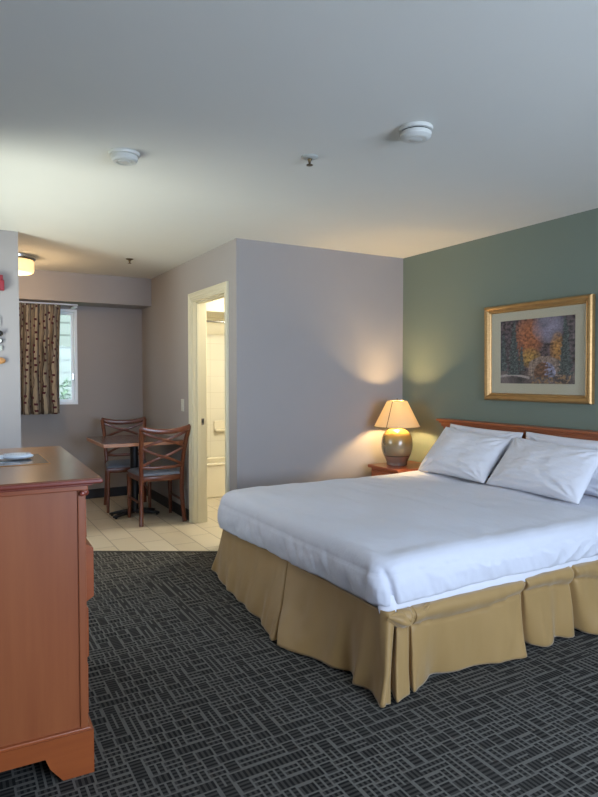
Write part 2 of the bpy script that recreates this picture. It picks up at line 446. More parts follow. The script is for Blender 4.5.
# side window (left, out of frame) and the bathroom door frame
w = bpy.data.objects.new('window_3', None); col.objects.link(w); w['kind'] = 'structure'
bm = bmesh.new()
for (y0, y1, z0, z1) in ((3.25, 4.75, .92, .96), (3.25, 4.75, 2.06, 2.10), (3.25, 3.29, .96, 2.06), (4.71, 4.75, .96, 2.06)):
    box(bm, XL - .09, XL - .01, y0, y1, z0, z1)
struct('window_frame', bm, M['vinyl'], w)
w = bpy.data.objects.new('door_1', None); col.objects.link(w); w['kind'] = 'structure'
def casing(x_face, sgn):
    bm = bmesh.new()
    prof = [(-.004, 0), (-.004, .008), (0, .011), (.016, .012), (.022, .016), (.030, .012), (.046, .014), (.052, .019), (.060, .019), (.063, .016), (.063, 0)]
    rows_ = []
    for o_, th in prof:
        x = x_face - sgn * th
        rows_.append([bm.verts.new(c_) for c_ in ((x, DY0 - o_, 0), (x, DY0 - o_, DZ + o_), (x, DY1 + o_, DZ + o_), (x, DY1 + o_, 0))])
    for a_, b_ in zip(rows_, rows_[1:]):
        for i in range(3): bm.faces.new((a_[i], a_[i + 1], b_[i + 1], b_[i]))
    for c_ in (0, 3): bm.faces.new([r_[c_] for r_ in rows_])
    return bm
struct('door_casing', casing(XB, 1), M['trim'], w)
struct('door_casing', casing(XB2, -1), M['trim'], w)
bm = bmesh.new(); J = .016
box(bm, XB, XB2, DY1 - J, DY1, 0, DZ, bev=.001); box(bm, XB, XB2, DY0, DY0 + J, 0, DZ, bev=.001); box(bm, XB, XB2, DY0 + J, DY1 - J, DZ - J, DZ, bev=.001)
xs = XB + .035
box(bm, xs, xs + .03, DY1 - J - .01, DY1 - J, 0, DZ - J, bev=.002); box(bm, xs, xs + .03, DY0 + J, DY0 + J + .01, 0, DZ - J, bev=.002)
box(bm, xs, xs + .03, DY0 + J, DY1 - J, DZ - J - .01, DZ - J, bev=.002)
struct('door_jamb', bm, M['trim'], w)
bm = bx(XB + .078, XB + .106, DY1 - J - .003, DY1 - J, .915, .975, bev=.001)
sp_ = struct('strike_plate', bm, M['chrome'], w)
struct('strike_hole', bx(XB + .085, XB + .099, DY1 - J - .0036, DY1 - J - .002, .93, .96), M['darkslot'], w)
# exterior
struct('ground', bx(-4, 8, YK + .12, 16, -0.25, -0.15), M['grass'])
struct('ground_walk', bx(-6, XL - .1, -3, YK, -0.12, -0.02), M['asphalt'])

# ------------------------------------------------------------------ outside the kitchen window
nb = thing('neighbour_building', 'pale building with horizontal siding seen through the kitchen window', 'building', (1.2, 12.5, -0.15))
link('siding_wall', bx(-3.5, 4.5, 0, .3, 0, 3.4), M['siding'], nb)
link('eave', bx(-3.8, 4.8, -.45, .4, 3.4, 3.55), M['vinyl'], nb)
for x in (-2.3, 3.2):
    f_ = link('window', bx(x - .45, x + .45, -.04, .02, 1.1, 2.3, bev=.01), M['vinyl'], nb)
    link('pane', bx(x - .38, x + .38, -.05, -.035, 1.17, 2.23), plain('dusk_pane', '#5f6a70', .1), f_)
def shrub(loc, r, h, label):
    bm = bmesh.new(); rnd = random.Random(int(loc[0] * 100))
    for _ in range(420):
        u, v = rnd.uniform(0, 2 * PI), rnd.random()
        rr = r * (1 - v ** 2 * .75) * (0.6 + .4 * rnd.random())
        c = Vector((rr * math.cos(u), rr * math.sin(u), h * (.08 + .92 * v))); s = .06
        d1 = Vector((rnd.uniform(-1, 1), rnd.uniform(-1, 1), rnd.uniform(-1, 1))).normalized(); d2 = d1.cross(Vector((rnd.random(), .3, 1))).normalized()
        q = [bm.verts.new(c + d1 * s), bm.verts.new(c + d2 * s * .6), bm.verts.new(c - d1 * s), bm.verts.new(c - d2 * s * .6)]
        bm.faces.new(q)
    o = thing('shrub', label, 'shrub', loc)
    link('foliage', bm, M['bark'], o); link('stem', sweep(bmesh.new(), [(0, 0, 0), (0, 0, h * .5)], (.03, .03), n=4), M['tan'], o)
shrub((1.74, 10.3, -.15), .6, 1.45, 'round green shrub on the lawn outside the kitchen window')

# ------------------------------------------------------------------ kitchen: curtain, rod, lamp, switch
o = thing('curtain', 'beige curtain with maroon bamboo print covering most of the kitchen window', 'curtain', (0, 0, 0))
bm = bmesh.new(); uvl = bm.loops.layers.uv.new('UVMap')
NX, NZ = 260, 36; x0, x1, zt, zb = 0.30, 1.052, 2.128, 0.972; g = []
for i in range(NX + 1):
    u = i / NX; rowv = []
    for j in range(NZ + 1):
        v = j / NZ
        x = x0 + (x1 - x0) * u; ph = u * 2 * PI * 8.5
        amp = .016 + .016 * v
        y = 6.945 + amp * math.sin(ph + .5 * math.sin(3 * v + u * 9)) + .007 * math.sin(ph * 2.3 + 1 + v * 2)
        x += .012 * math.cos(ph) * v + .006 * math.sin(v * 4 + u * 3) - .012 * u * v
        rowv.append(bm.verts.new((x, y, zt + (zb - zt) * v + .004 * math.sin(ph) * v)))
    g.append(rowv)
for i in range(NX):
    for j in range(NZ):
        f = bm.faces.new((g[i][j], g[i + 1][j], g[i + 1][j + 1], g[i][j + 1]))
        for lp, (a_, b_) in zip(f.loops, ((i, j), (i + 1, j), (i + 1, j + 1), (i, j + 1))): lp[uvl].uv = (a_ / NX, b_ / NZ)
cu = link('curtain_cloth', bm, M['curtain'], o, smooth=True)
md = cu.modifiers.new('t', 'SOLIDIFY'); md.thickness = .002
o = thing('curtain_rod', 'white curtain rod under the soffit above the kitchen window', 'curtain rod', (0, 0, 0))
bm = bx(XL + .02, 1.225, 6.918, 6.940, 2.124, 2.141, bev=.004)
link('rail', bm, M['vinyl'], o)
link('end_bracket', bx(1.18, 1.222, 6.93, YK, 2.105, 2.12, bev=.003), M['vinyl'], o)
for x in (.42, .55, .7, .85, 1.0): link('glider', bx(x, x + .012, 6.925, 6.937, 2.108, 2.118), M['plastic'], o)

o = thing('ceiling_light', 'lit round drum ceiling light glowing warm in the kitchen', 'ceiling light', (.545, 6.05, H))
link('mounting_pan', lathe(bmesh.new(), [(.165, 0), (.168, -.004), (.166, -.022), (.15, -.036), (.02, -.036)], 56), M['chrome'], o, smooth=True, angle=.6)
link('glass_drum', lathe(bmesh.new(), [(.140, -.036), (.150, -.045), (.152, -.12), (.146, -.14), (.125, -.153), (.06, -.158), (.002, -.16)], 56), M['drumglass'], o, smooth=True)

o = thing('light_switch', 'white light switch plate on the wall beside the bathroom door', 'light switch', (XB, 5.69, 1.09))
link('plate', bx(-.007, 0, -.036, .036, -.058, .058, bev=.003), M['plastic'], o)
link('toggle', bx(-.014, -.006, -.008, .008, -.014, .014, bev=.002), M['plastic'], o)
o = thing('fire_alarm', 'red fire alarm box high on the grey partition wall', 'fire alarm', (.315, 5.03, 2.05))
link('housing', bx(-.06, .056, -.045, 0, -.055, .02, bev=.005), M['red'], o)
link('strobe_cap', bx(-.06, .048, -.038, 0, .02, .058, bev=.004), M['red'], o)
link('strobe_lens', bx(-.04, .02, -.05, -.038, .028, .05, bev=.004), M['plastic'], o)

o = thing('wall_ornament', 'small hanging wall ornament with black ball and tan wooden disc, on the grey partition', 'ornament', (.345, 5.03, 1.6))
link('white_strip', bx(-.02, -.002, -.012, 0, .13, .21, bev=.003), M['plastic'], o)
bm = bmesh.new(); bmesh.ops.create_icosphere(bm, subdivisions=3, radius=.024); bmesh.ops.scale(bm, vec=(1, .7, .9), verts=bm.verts[:])
link('black_ball', bm, M['black'], o, smooth=True, loc=(-.01, -.02, .082))
bm = bmesh.new()
sweep(bm, [(-.012 + .022 * math.cos(a_ * PI / 8), -.014, .028 + .018 * math.sin(a_ * PI / 8)) for a_ in range(17)], (.003, .003), n=4)
link('black_ring', bm, M['black'], o, smooth=True)
link('white_disc', lathe(bmesh.new(), [(.001, -.004), (.018, -.004), (.018, .004), (.001, .004)], 24, axis='y', cx=-.012, cy=-.012, cz=.028), M['plastic'], o)
link('grey_link', bx(-.018, .008, -.014, -.002, -.045, -.004, bev=.004), M['plastic_dim'], o)
bm = bmesh.new(); bmesh.ops.create_icosphere(bm, subdivisions=3, radius=.04); bmesh.ops.scale(bm, vec=(1, .4, .62), verts=bm.verts[:])
link('wooden_disc', bm, M['tan'], o, smooth=True, loc=(-.012, -.017, -.118))

# ------------------------------------------------------------------ ceiling fittings
o = thing('smoke_detector', 'flat white smoke detector on the ceiling nearer the kitchen', 'smoke detector', (.757, 3.02, H))
link('base_ring', lathe(bmesh.new(), [(.073, 0), (.075, -.004), (.073, -.014), (.06, -.018)], 48), M['plastic'], o, smooth=True, angle=.6)
link('cover', lathe(bmesh.new(), [(.062, -.016), (.064, -.02), (.062, -.036), (.054, -.043), (.04, -.044), (.038, -.041), (.03, -.041), (.028, -.045), (.001, -.046)], 48), M['plastic'], o, smooth=True, angle=.6)
o = thing('smoke_detector', 'domed white smoke detector with a dark band, on the ceiling toward the bed', 'smoke detector', (1.776, 2.09, H))
link('base_ring', lathe(bmesh.new(), [(.07, 0), (.073, -.003), (.072, -.016), (.064, -.018)], 48), M['plastic'], o, smooth=True, angle=.6)
link('dark_band', lathe(bmesh.new(), [(.062, -.016), (.063, -.023)], 48), M['darkslot'], o, smooth=True)
link('dome', lathe(bmesh.new(), [(.064, -.022), (.067, -.025), (.066, -.040), (.055, -.050), (.042, -.054), (.03, -.052), (.024, -.055), (.001, -.056)], 48), M['plastic'], o, smooth=True, angle=.6)
def sprinkler(loc, label, plate, r):
    o = thing('fire_sprinkler', label, 'sprinkler', loc)
    link('escutcheon', lathe(bmesh.new(), [(r, 0), (r, -.003), (r * .7, -.009), (r * .35, -.011)], 36), M[plate], o, smooth=True)
    link('nozzle', lathe(bmesh.new(), [(.011, -.008), (.012, -.016), (.008, -.02), (.005, -.034), (.009, -.036), (.002, -.038)], 20), M['brass'], o, smooth=True)
    link('deflector', lathe(bmesh.new(), [(.002, -.038), (.016, -.039), (.016, -.042), (.002, -.043)], 20), M['brass'], o)
sprinkler((1.557, 2.62, H), 'sprinkler head with round pale plate in the middle of the ceiling', 'plastic_dim', .042)
sprinkler((1.462, 5.68, H), 'small dark sprinkler head on the kitchen ceiling', 'brass', .034)

# ------------------------------------------------------------------ dresser
D = thing('dresser', 'reddish cherry wood dresser in the left foreground', 'dresser', (0, 0, 0))
dx0, dx1, dy0, dy1, dt = -.225, .400, 2.165, 3.16, 1.025
bm = bmesh.new()
box(bm, dx0, dx1 - .022, dy0 + .006, dy1 - .006, .15, dt - .044)
link('body_panel', bm, M['cherry'], D)
link('corner_post', bx(dx1 - .026, dx1, dy0, dy0 + .04, .15, dt - .044, bev=.003), M['cherry'], D)
link('corner_post', bx(dx1 - .026, dx1, dy1 - .04, dy1, .15, dt - .044, bev=.003), M['cherry'], D)
link('frieze', bx(dx0, dx1 + .008, dy0 - .008, dy1 + .008, dt - .046, dt - .025, bev=.003), M['cherry_h'], D)
bm = bmesh.new()
box(bm, dx0, dx1 + .020, dy0 - .020, dy1 + .020, dt - .029, dt - .018, bev=.003, seg=3)
box(bm, dx0, dx1 + .051, dy0 - .046, dy1 + .04, dt - .020, dt - .004, bev=.006, seg=3)
link('top_moulding', bm, M['edge'], D)
bm = bmesh.new()
box(bm, dx0, dx1 + .046, dy0 - .041, dy1 + .035, dt - .008, dt, bev=.003, seg=2)
link('dresser_top', bm, M['cherry_top'], D)
bm = lathe(bmesh.new(), [(.002, -.006), (.007, -.005), (.0095, -.002), (.0095, .003), (.006, .006), (.002, .008)], 20, axis='y')
link('rosette', bm, M['edge'], D, smooth=True, loc=(dx1 - .012, dy0 - .010, dt - .056))
bm = lathe(bmesh.new(), [(.012, 0), (.012, 1)], 16, axis='y')
bmesh.ops.scale(bm, vec=(1, dy1 - dy0 - .02, 1), verts=bm.verts[:])
link('half_round_bead', bm, M['edge'], D, smooth=True, loc=(dx1 + .001, dy0 + .01, dt - .056))
# bracket-foot plinth, side facing the camera and the front
bm = bmesh.new()
zt_ = .150; zr = .088
prism(bm, [(dx0, zt_), (dx1 + .016, zt_), (dx1 + .016, 0), (dx1 - .085, 0), (dx1 - .125, .05), (dx1 - .14, zr), (dx0 + .14, zr), (dx0 + .125, .05), (dx0 + .085, 0), (dx0, 0)], dy0 - .012, dy0 + .012, plane='xz')
prism(bm, [(dx0, zt_), (dx1 + .016, zt_), (dx1 + .016, 0), (dx1 - .085, 0), (dx1 - .125, .05), (dx1 - .14, zr), (dx0 + .14, zr), (dx0 + .125, .05), (dx0 + .085, 0), (dx0, 0)], dy1 - .012, dy1 + .012, plane='xz')
prism(bm, [(dy0 + .012, zt_), (dy1 - .012, zt_), (dy1 - .012, 0), (dy1 - .1, 0), (dy1 - .14, .05), (dy1 - .155, zr), (dy0 + .155, zr), (dy0 + .14, .05), (dy0 + .1, 0), (dy0 + .012, 0)], dx1 - .01, dx1 + .016, plane='yz')
link('plinth', bm, M['cherry_h'], D)
link('plinth_moulding', bx(dx0, dx1 + .008, dy0 - .007, dy1 + .007, .146, .160, bev=.004), M['cherry_h'], D)
# drawers (fronts on +X), second one pulled a little open
rows = [(.80, .945, .002, .008), (.575, .785, .024, .02), (.375, .565, .005, .010), (.175, .365, .002, .008)]
for (z0, z1, out, ch) in rows:
    dr = bmesh.new()
    xo = dx1 + out
    pr = [(dx1 - .02, z0), (dx1 - .001 + out * .1, z0), (xo + .007, z0 + ch), (xo + .007, z1 - ch), (dx1 - .001 + out * .1, z1), (dx1 - .02, z1)]
    prism(dr, pr, dy0 + .045, dy1 - .045, plane='xz')
    d_ = link('drawer', dr, M['cherry_h'], D)
    for yy in (dy0 + .28, dy1 - .28):
        if out > .02: continue
        link('knob', lathe(bmesh.new(), [(.005, 0), (.005, .004), (.012, .008), (.012, .012), (.004, .015)], 20, axis='x', cx=xo + .006, cy=yy, cz=(z0 + z1) / 2), M['brass'], d_, smooth=True)

piv = Vector((dx1 + .016, dy0 - .012, 0)); rot_ = math.radians(-1.6)
D.rotation_euler = (0, 0, rot_); D.location = piv - Matrix.Rotation(rot_, 3, 'Z') @ piv
# placemat with a dark printed picture, and a hairbrush lying on it
o = thing('placemat', 'dark printed placemat with a pale edge lying flat on the dresser', 'placemat', (0.0, 0.0, dt))
px0, px1, py0, py1 = -.10, .338, 2.555, 2.885
link('pale_border', bx(px0 - .005, px1 + .005, py0 - .004, py1 + .005, 0.0005, .003, bev=.001), M['tan'], o)
bm = bmesh.new(); cl = bm.loops.layers.float_color.new('Col'); nx, ny = 60, 46; g = []
def pm(u, v):
    n = noise.fractal(Vector((u * 6, v * 9, 2)), 1, 2, 4)
    c = Vector((.035, .04, .05)) + Vector((.05, .055, .06)) * max(0, n)
    if v < .35: c = Vector((.20, .25, .32)) * (1 + .7 * n) if u < .78 else Vector((.05, .06, .075)) * (1 + n)
    if v > .72 and u < .5: c = Vector((.01, .011, .014))
    return c
for i in range(nx + 1): g.append([bm.verts.new((px0 + (px1 - px0) * i / nx, py0 + (py1 - py0) * j / ny, .0035)) for j in range(ny + 1)])
for i in range(nx):
    for j in range(ny):
        f = bm.faces.new((g[i][j], g[i + 1][j], g[i + 1][j + 1], g[i][j + 1]))
        for lp, (a_, b_) in zip(f.loops, ((i, j), (i + 1, j), (i + 1, j + 1), (i, j + 1))): lp[cl] = (*pm(a_ / nx, b_ / ny), 1)
link('printed_sheet', bm, M['placeprint'], o)
o = thing('hairbrush', 'white oval hairbrush lying on the dark placemat on the dresser', 'hairbrush', (.238, 2.72, dt + .0045), math.radians(-6))
bm = bmesh.new(); bmesh.ops.create_uvsphere(bm, u_segments=40, v_segments=20, radius=1)
for v in bm.verts: v.co = Vector((v.co.x * .062, v.co.y * .036, .013 + v.co.z * .013))
link('brush_head', bm, M['brush'], o, smooth=True)
bm = bmesh.new(); sweep(bm, [(-.05, 0, .012), (-.08, -.004, .011), (-.12, -.012, .010), (-.16, -.02, .011), (-.21, -.03, .012), (-.225, -.033, .011)], [(.020, .009), (.012, .008), (.010, .008), (.013, .009), (.012, .009), (.004, .004)], up=Vector((0, 0, 1)), sq=2.2)
link('brush_handle', bm, M['brush'], o, smooth=True)
bm = bmesh.new()
for i in range(17):
    for j in range(9):
        x_, y_ = -.048 + i * .006, -.024 + j * .006
        if (x_ / .055) ** 2 + (y_ / .028) ** 2 < 1: lathe(bm, [(.0017, .018), (.0015, .0245), (.0006, .026)], 6, cx=x_, cy=y_)
tag(link('bristles', bm, M['bristle'], o), kind='stuff')

# ------------------------------------------------------------------ dining set
TB = thing('dining_table', 'square dark-topped pedestal table between two wooden chairs', 'table', (1.578, 6.03, 0))
tw = .372; td = .385
link('tabletop', bx(-tw, tw, -td, td, .748, .760, bev=.002), M['tabletop'], TB)
bm = bmesh.new()
box(bm, -tw - .004, tw + .004, -td - .004, td + .004, .722, .7535, bev=.003)
link('table_edge', bm, M['tableedge'], TB)
link('column', lathe(bmesh.new(), [(.038, .045), (.038, .71), (.06, .712), (.06, .722)], 28), M['blackmetal'], TB, smooth=True, angle=.6)
link('top_plate', bx(-.18, .18, -.18, .18, .712, .721), M['blackmetal'], TB)
for a_ in (22, 158, 202, 338):
    c, s = math.cos(math.radians(a_)), math.sin(math.radians(a_))
    ft = link('base_foot', sweep(bmesh.new(), [(0.02 * c, .02 * s, .045), (.12 * c, .12 * s, .038), (.225 * c, .225 * s, .022), (.24 * c, .24 * s, .02)], [(.03, .022), (.026, .018), (.024, .012), (.016, .008)], up=Vector((0, 0, 1)), n=5), M['blackmetal'], TB, smooth=True, angle=.7)
    link('glide', lathe(bmesh.new(), [(.012, 0), (.012, .014)], 14, cx=.215 * c, cy=.215 * s), M['blackmetal'], ft)

def make_chair(name, label):
    t = thing(name, label, 'chair')
    W = M['chairwood']
    def post(s):       # back leg and back post in one curved piece
        p = [(.206 * s, -.215, 0), (.197 * s, -.19, .15), (.192 * s, -.175, .32), (.192 * s, -.178, .46), (.198 * s, -.20, .60), (.208 * s, -.245, .76), (.222 * s, -.30, .895)]
        p = catmull(p, 4)
        sz = [(.019, .020 if q[2] < .5 else .017) for q in p]
        return sweep(bmesh.new(), p, sz, up=Vector((0, 1, 0)))
    for s in (-1, 1):
        link('back_leg', post(s), W, t, smooth=True, angle=.7)
        p = [(.205 * s, .212, 0), (.203 * s, .215, .2), (.203 * s, .215, .425)]
        link('front_leg', sweep(bmesh.new(), p, [(.014, .014), (.018, .018), (.022, .022)], up=Vector((0, 1, 0))), W, t, smooth=True, angle=.7)
    # seat frame
    bm = bmesh.new()
    pf = catmull([(-.19, -.175, .425), (-.1, -.195, .425), (0, -.20, .425), (.1, -.195, .425), (.19, -.175, .425)], 4)
    sweep(bm, pf, (.012, .026), up=Vector((0, 0, 1)))
    sweep(bm, [(-.203, .215, .425), (.203, .215, .425)], (.012, .026), up=Vector((0, 0, 1)))
    for s in (-1, 1): sweep(bm, [(.192 * s, -.175, .425), (.205 * s, .02, .425), (.205 * s, .215, .425)], (.012, .026), up=Vector((0, 0, 1)))
    link('seat_frame', bm, W, t, smooth=True, angle=.7)
    # padded seat
    bm = bmesh.new(); N = 30; g = []
    for lay in (0, 1):
        gg = []
        for i in range(N + 1):
            r_ = []
            for j in range(N + 1):
                u, v = i / N * 2 - 1, j / N * 2 - 1
                wdt = .205 + .022 * (v + 1) / 2
                k_ = (1 - abs(u) ** 5) * (1 - abs(v) ** 5)
                x = u * wdt * (1 - .05 * v ** 4 * abs(u)); y = .022 + v * .222 * (1 - .07 * u * u * (v < 0))
                z = .452 + (.038 * k_ ** .45 if lay else 0)
                r_.append(bm.verts.new((x, y, z)))
            gg.append(r_)
        g.append(gg)
        for i in range(N):
            for j in range(N): bm.faces.new((gg[i][j], gg[i + 1][j], gg[i + 1][j + 1], gg[i][j + 1]))
    bmesh.ops.remove_doubles(bm, verts=bm.verts[:], dist=.0005)
    link('seat_cushion', bm, M['seat'], t, smooth=True)
    # crest rail, curved back and flared up at its ends
    def yb(x, z):      # depth of the back at height z, bowed in plan
        base = -.178 - .125 * max(0, (z - .46) / .435) ** 1.5
        return base - .028 * (1 - (x / .21) ** 2)
    pts = catmull([(-.232, -.297, .905), (-.2, -.308, .893), (-.1, yb(-.1, .875) - .005, .873), (0, yb(0, .868) - .007, .868), (.1, yb(.1, .875) - .005, .873), (.2, -.308, .893), (.232, -.297, .905)], 5)
    link('crest_rail', sweep(bmesh.new(), pts, [(.013, .024)] * len(pts), up=Vector((0, 0, 1))), W, t, smooth=True, angle=.7)
    pts = catmull([(-.195, yb(-.195, .535), .535)] + [(x, yb(x, .535), .527) for x in (-.1, 0, .1)] + [(.195, yb(.195, .535), .535)], 4)
    link('lower_rail', sweep(bmesh.new(), pts, [(.010, .015)] * len(pts), up=Vector((0, 0, 1))), W, t, smooth=True, angle=.7)
    # two crossed braces, one above the other
    for (za, zb_, wa, wb) in ((.545, .715, .19, .20), (.715, .862, .20, .205)):
        for s in (-1, 1):
            pts = []
            for k_ in range(13):
                f = k_ / 12; x = s * (-wa + (wa + wb) * f); z = za + (zb_ - za) * (f + .04 * math.sin(f * 2 * PI))
                pts.append((x, yb(x, z) + .004 * s, z))
            link('cross_brace', sweep(bmesh.new(), pts, [(.007, .0125)] * 13, up=Vector((0, 0, 1))), W, t, smooth=True, angle=.7)
    for s in (-1, 1): link('stretcher', sweep(bmesh.new(), [(.196 * s, -.185, .2), (.203 * s, .213, .2)], (.008, .011), up=Vector((0, 0, 1)), n=4), W, t, smooth=True, angle=.7)
    return t
ch = make_chair('dining_chair', 'cross-backed wooden chair with its back to the camera, nearest the bathroom door')
ch.location = (1.712, 5.745, 0)
def copy_tree(o, parent=None):
    c = o.copy(); col.objects.link(c); c.parent = parent
    for k_ in [x for x in bpy.data.objects if x.parent is o]: copy_tree(k_, c)
    return c
c2 = copy_tree(ch)
c2['label'] = 'cross-backed wooden chair facing the room on the far side of the table, against the wall'
c2.location = (1.608, 6.44, 0); c2.rotation_euler = (0, 0, PI - math.radians(9))
for c_ in (ch, c2): c_['group'] = 'dining chairs at the pedestal table'

# ------------------------------------------------------------------ bed
BX0, BX1, BY0, BY1 = 1.60, 3.53, 2.075, 3.83
BED = thing('bed', 'wide bed with cherry headboard and gold pleated skirt against the green wall', 'bed', ((BX0 + BX1) / 2, (BY0 + BY1) / 2, 0))
off = Vector(BED.location)
def bedpart(name, bm, mat, **k):
    bmesh.ops.translate(bm, vec=-off, verts=bm.verts[:]); return link(name, bm, mat, BED, **k)
bedpart('box_spring', bx(BX0 + .04, BX1, BY0 + .04, BY1 - .04, .12, .355, bev=.02), M['box'])
bedpart('mattress', bx(BX0 + .03, BX1, BY0 + .03, BY1 - .03, .357, .545, bev=.05, seg=4), M['box'])
for x in (BX0 + .12, BX1 - .12):
    for y in (BY0 + .12, BY1 - .12): bedpart('bed_leg', bx(x - .03, x + .03, y - .03, y + .03, 0, .12, bev=.004), M['blackmetal'])
HB0, HB1 = 2.085, 3.842
hb = bedpart('headboard', bx(3.565, 3.605, HB0 + .045, HB1 - .045, .25, .985, bev=.003), M['headwood'])
def hbpart(n, bm): 
    bmesh.ops.translate(bm, vec=-off, verts=bm.verts[:]); return link(n, bm, M['headwood'], hb)
hbpart('crown_ledge', bx(3.505, 3.61, HB0 - .008, HB1 + .008, 1.000, 1.018, bev=.005, seg=3))
bm = bmesh.new()
box(bm, 3.52, 3.608, HB0 + .008, HB1 - .008, .984, 1.002, bev=.006, seg=3); box(bm, 3.535, 3.607, HB0 + .022, HB1 - .022, .955, .986, bev=.006, seg=3)
box(bm, 3.548, 3.606, HB0 + .035, HB1 - .035, .935, .957, bev=.003)
hbpart('crown_moulding', bm)
bm = bmesh.new()
for (y0, y1) in ((HB0 + .04, HB0 + .12), (HB1 - .12, HB1 - .04), (2.925, 3.0)): box(bm, 3.552, 3.567, y0, y1, .25, .94, bev=.003)
box(bm, 3.553, 3.567, HB0 + .04, HB1 - .04, .885, .937, bev=.003)
hbpart('panel_frame', bm)

# ---- rounded contour shells for the comforter and sheet
def contour(a0, a1, b0, b1, r, nx, ny, nc):
    """closed loop with fixed point counts; returns points and outward normals, starting at far foot corner going along the foot"""
    out = []
    r = max(r, 1e-4)
    def seg(p, q, n, nv):
        for i in range(n): out.append((p[0] + (q[0] - p[0]) * i / n, p[1] + (q[1] - p[1]) * i / n, nv[0], nv[1]))
    def arc(cx, cy, s, e, n):
        for i in range(n):
            t = s + (e - s) * i / n; out.append((cx + r * math.cos(t), cy + r * math.sin(t), math.cos(t), math.sin(t)))
    seg((a0, b1 - r), (a0, b0 + r), ny, (-1, 0)); arc(a0 + r, b0 + r, PI, 1.5 * PI, nc)
    seg((a0 + r, b0), (a1 - r, b0), nx, (0, -1)); arc(a1 - r, b0 + r, 1.5 * PI, 2 * PI, nc)
    seg((a1, b0 + r), (a1, b1 - r), ny, (1, 0)); arc(a1 - r, b1 - r, 0, .5 * PI, nc)
    seg((a1 - r, b1), (a0 + r, b1), nx, (0, 1)); arc(a0 + r, b1 - r, .5 * PI, PI, nc)
    return out
def shell(prof, nx, ny, nc, rc, disp, x1=3.50, close=True):
    bm = bmesh.new(); rings = []
    for k, (ins, z) in enumerate(prof):
        pts = contour(1.56 + ins, x1 - max(ins * .2, 0), 2.035 + ins, 3.865 - ins, max(rc - ins * .4, .012), nx, ny, nc)
        ring = []
        for i, (x, y, nx_, ny_) in enumerate(pts):
            co = Vector((x, y, z)); ring.append(bm.verts.new(disp(co, Vector((nx_, ny_, 0)), k, i, ins, z)))
        rings.append(ring)
    n = len(rings[0])
    for a, b in zip(rings, rings[1:]):
        for i in range(n): bm.faces.new((a[i], a[(i + 1) % n], b[(i + 1) % n], b[i]))
    return bm, rings
def fr(p, s, o=3): return noise.fractal(Vector(p) * s, 1.0, 2.0, o)
prof = []
K = 44
for k in range(K): prof.append((.885 - (.885 - .085) * k / K, .604))
for k in range(15):
    a = k / 14 * PI / 2; prof.append((.085 - .085 * math.sin(a), .604 - .085 * (1 - math.cos(a))))
for k in range(1, 13): prof.append((-.004 - .010 * math.sin(k / 12 * PI), .519 - .139 * k / 12))
for k in range(1, 5): prof.append((.004 + .012 * k, .379 - .004 * k))
def cdisp(co, n, k, i, ins, z):
    top = max(0.0, min(1.0, ins / .12))
    x, y = co.x, co.y
    # soft lofted top, long shallow creases running across the bed and a raised folded-back turn-down near the pillows
    d = .014 * fr((x, y, 0), 1.6) + .007 * fr((x * 2.6, y * .8, 3), 2.4, 4)
    d += (.006) * math.sin(x * 46 + 5 * fr((x, y, 7), 1.1)) * max(0, fr((x, y, 9), 1.7))
    puff = -.022 * max(0, (x - 1.56) / 2) 
    co = co + Vector((0, 0, (d + .004) * top))
    co.z -= .030 * max(0, 1 - (y - 2.035) / .42) ** 2 * top + .012 * max(0, 1 - (x - 1.56) / .3) ** 2 * top
    # the head end rises slightly under the pillows' edge
    co.z += .012 * top * max(0, min(1, (x - 3.0) / .4))
    side = 1 - top
    foot = max(0.0, -n.x); near = max(0.0, -n.y)
    s = (3.865 - y) if foot > near else (x - 1.56)
    t = max(0, min(1, (.57 - z) / .12))
    # vertical soft folds on the drop
    dd = .014 * fr((s * 1.3, z * 1.5, 5 if foot > near else 11), 3.0) * t
    dd += .009 * fr((s * 3.5 + z * 2, z * 1.2, 2), 4.0) * t
    # diagonal hospital-corner crease on the near side, just round the corner
    if near > .05:
        line = 1.580 + (.60 - z) * .22
        q = (x - line) / .012
        dd += (-.036 * math.exp(-q * q) + .018 * math.exp(-((x - line + .045) / .035) ** 2)) * t
        q2 = (x - (1.72 + (.6 - z) * .6)) / .03
        dd += -.006 * math.exp(-q2 * q2) * t
        for (xc, sl, am) in ((2.74, 1.1, .012), (2.86, 1.3, .012), (2.98, 1.5, .012), (2.62, .9, .008)):
            q3 = (x - (xc + (z - .40) * sl)) / .022; dd += am * math.exp(-q3 * q3) * max(0, 1 - abs(z - .42) / .1)
    if foot > .5:
        for (yc, am) in ((3.5, .006), (3.15, .005), (2.6, .006), (2.2, .008)):
            q = (y - (yc + .1 * (z - .45))) / .05; dd += am * math.exp(-q * q) * t
    if n.x < .5: co += n * dd * side
    # hem height: higher toward the near foot corner and the head
    h = t * t
    if foot >= near: lift = -.045 * (y - 2.035) / 1.83 + .022
    else: lift = .022 - .0 * x + .018 * max(0, (x - 2.2) / 1.3) - .006 * math.sin(x * 5)
    lift += .006 * fr((s * 2, 0, 8), 2.5)
    if n.x < .5: co.z += lift * h
    return co
NXC, NYC, NCC = 190, 180, 16
bm, rings = shell(prof, NXC, NYC, NCC, .10, cdisp)
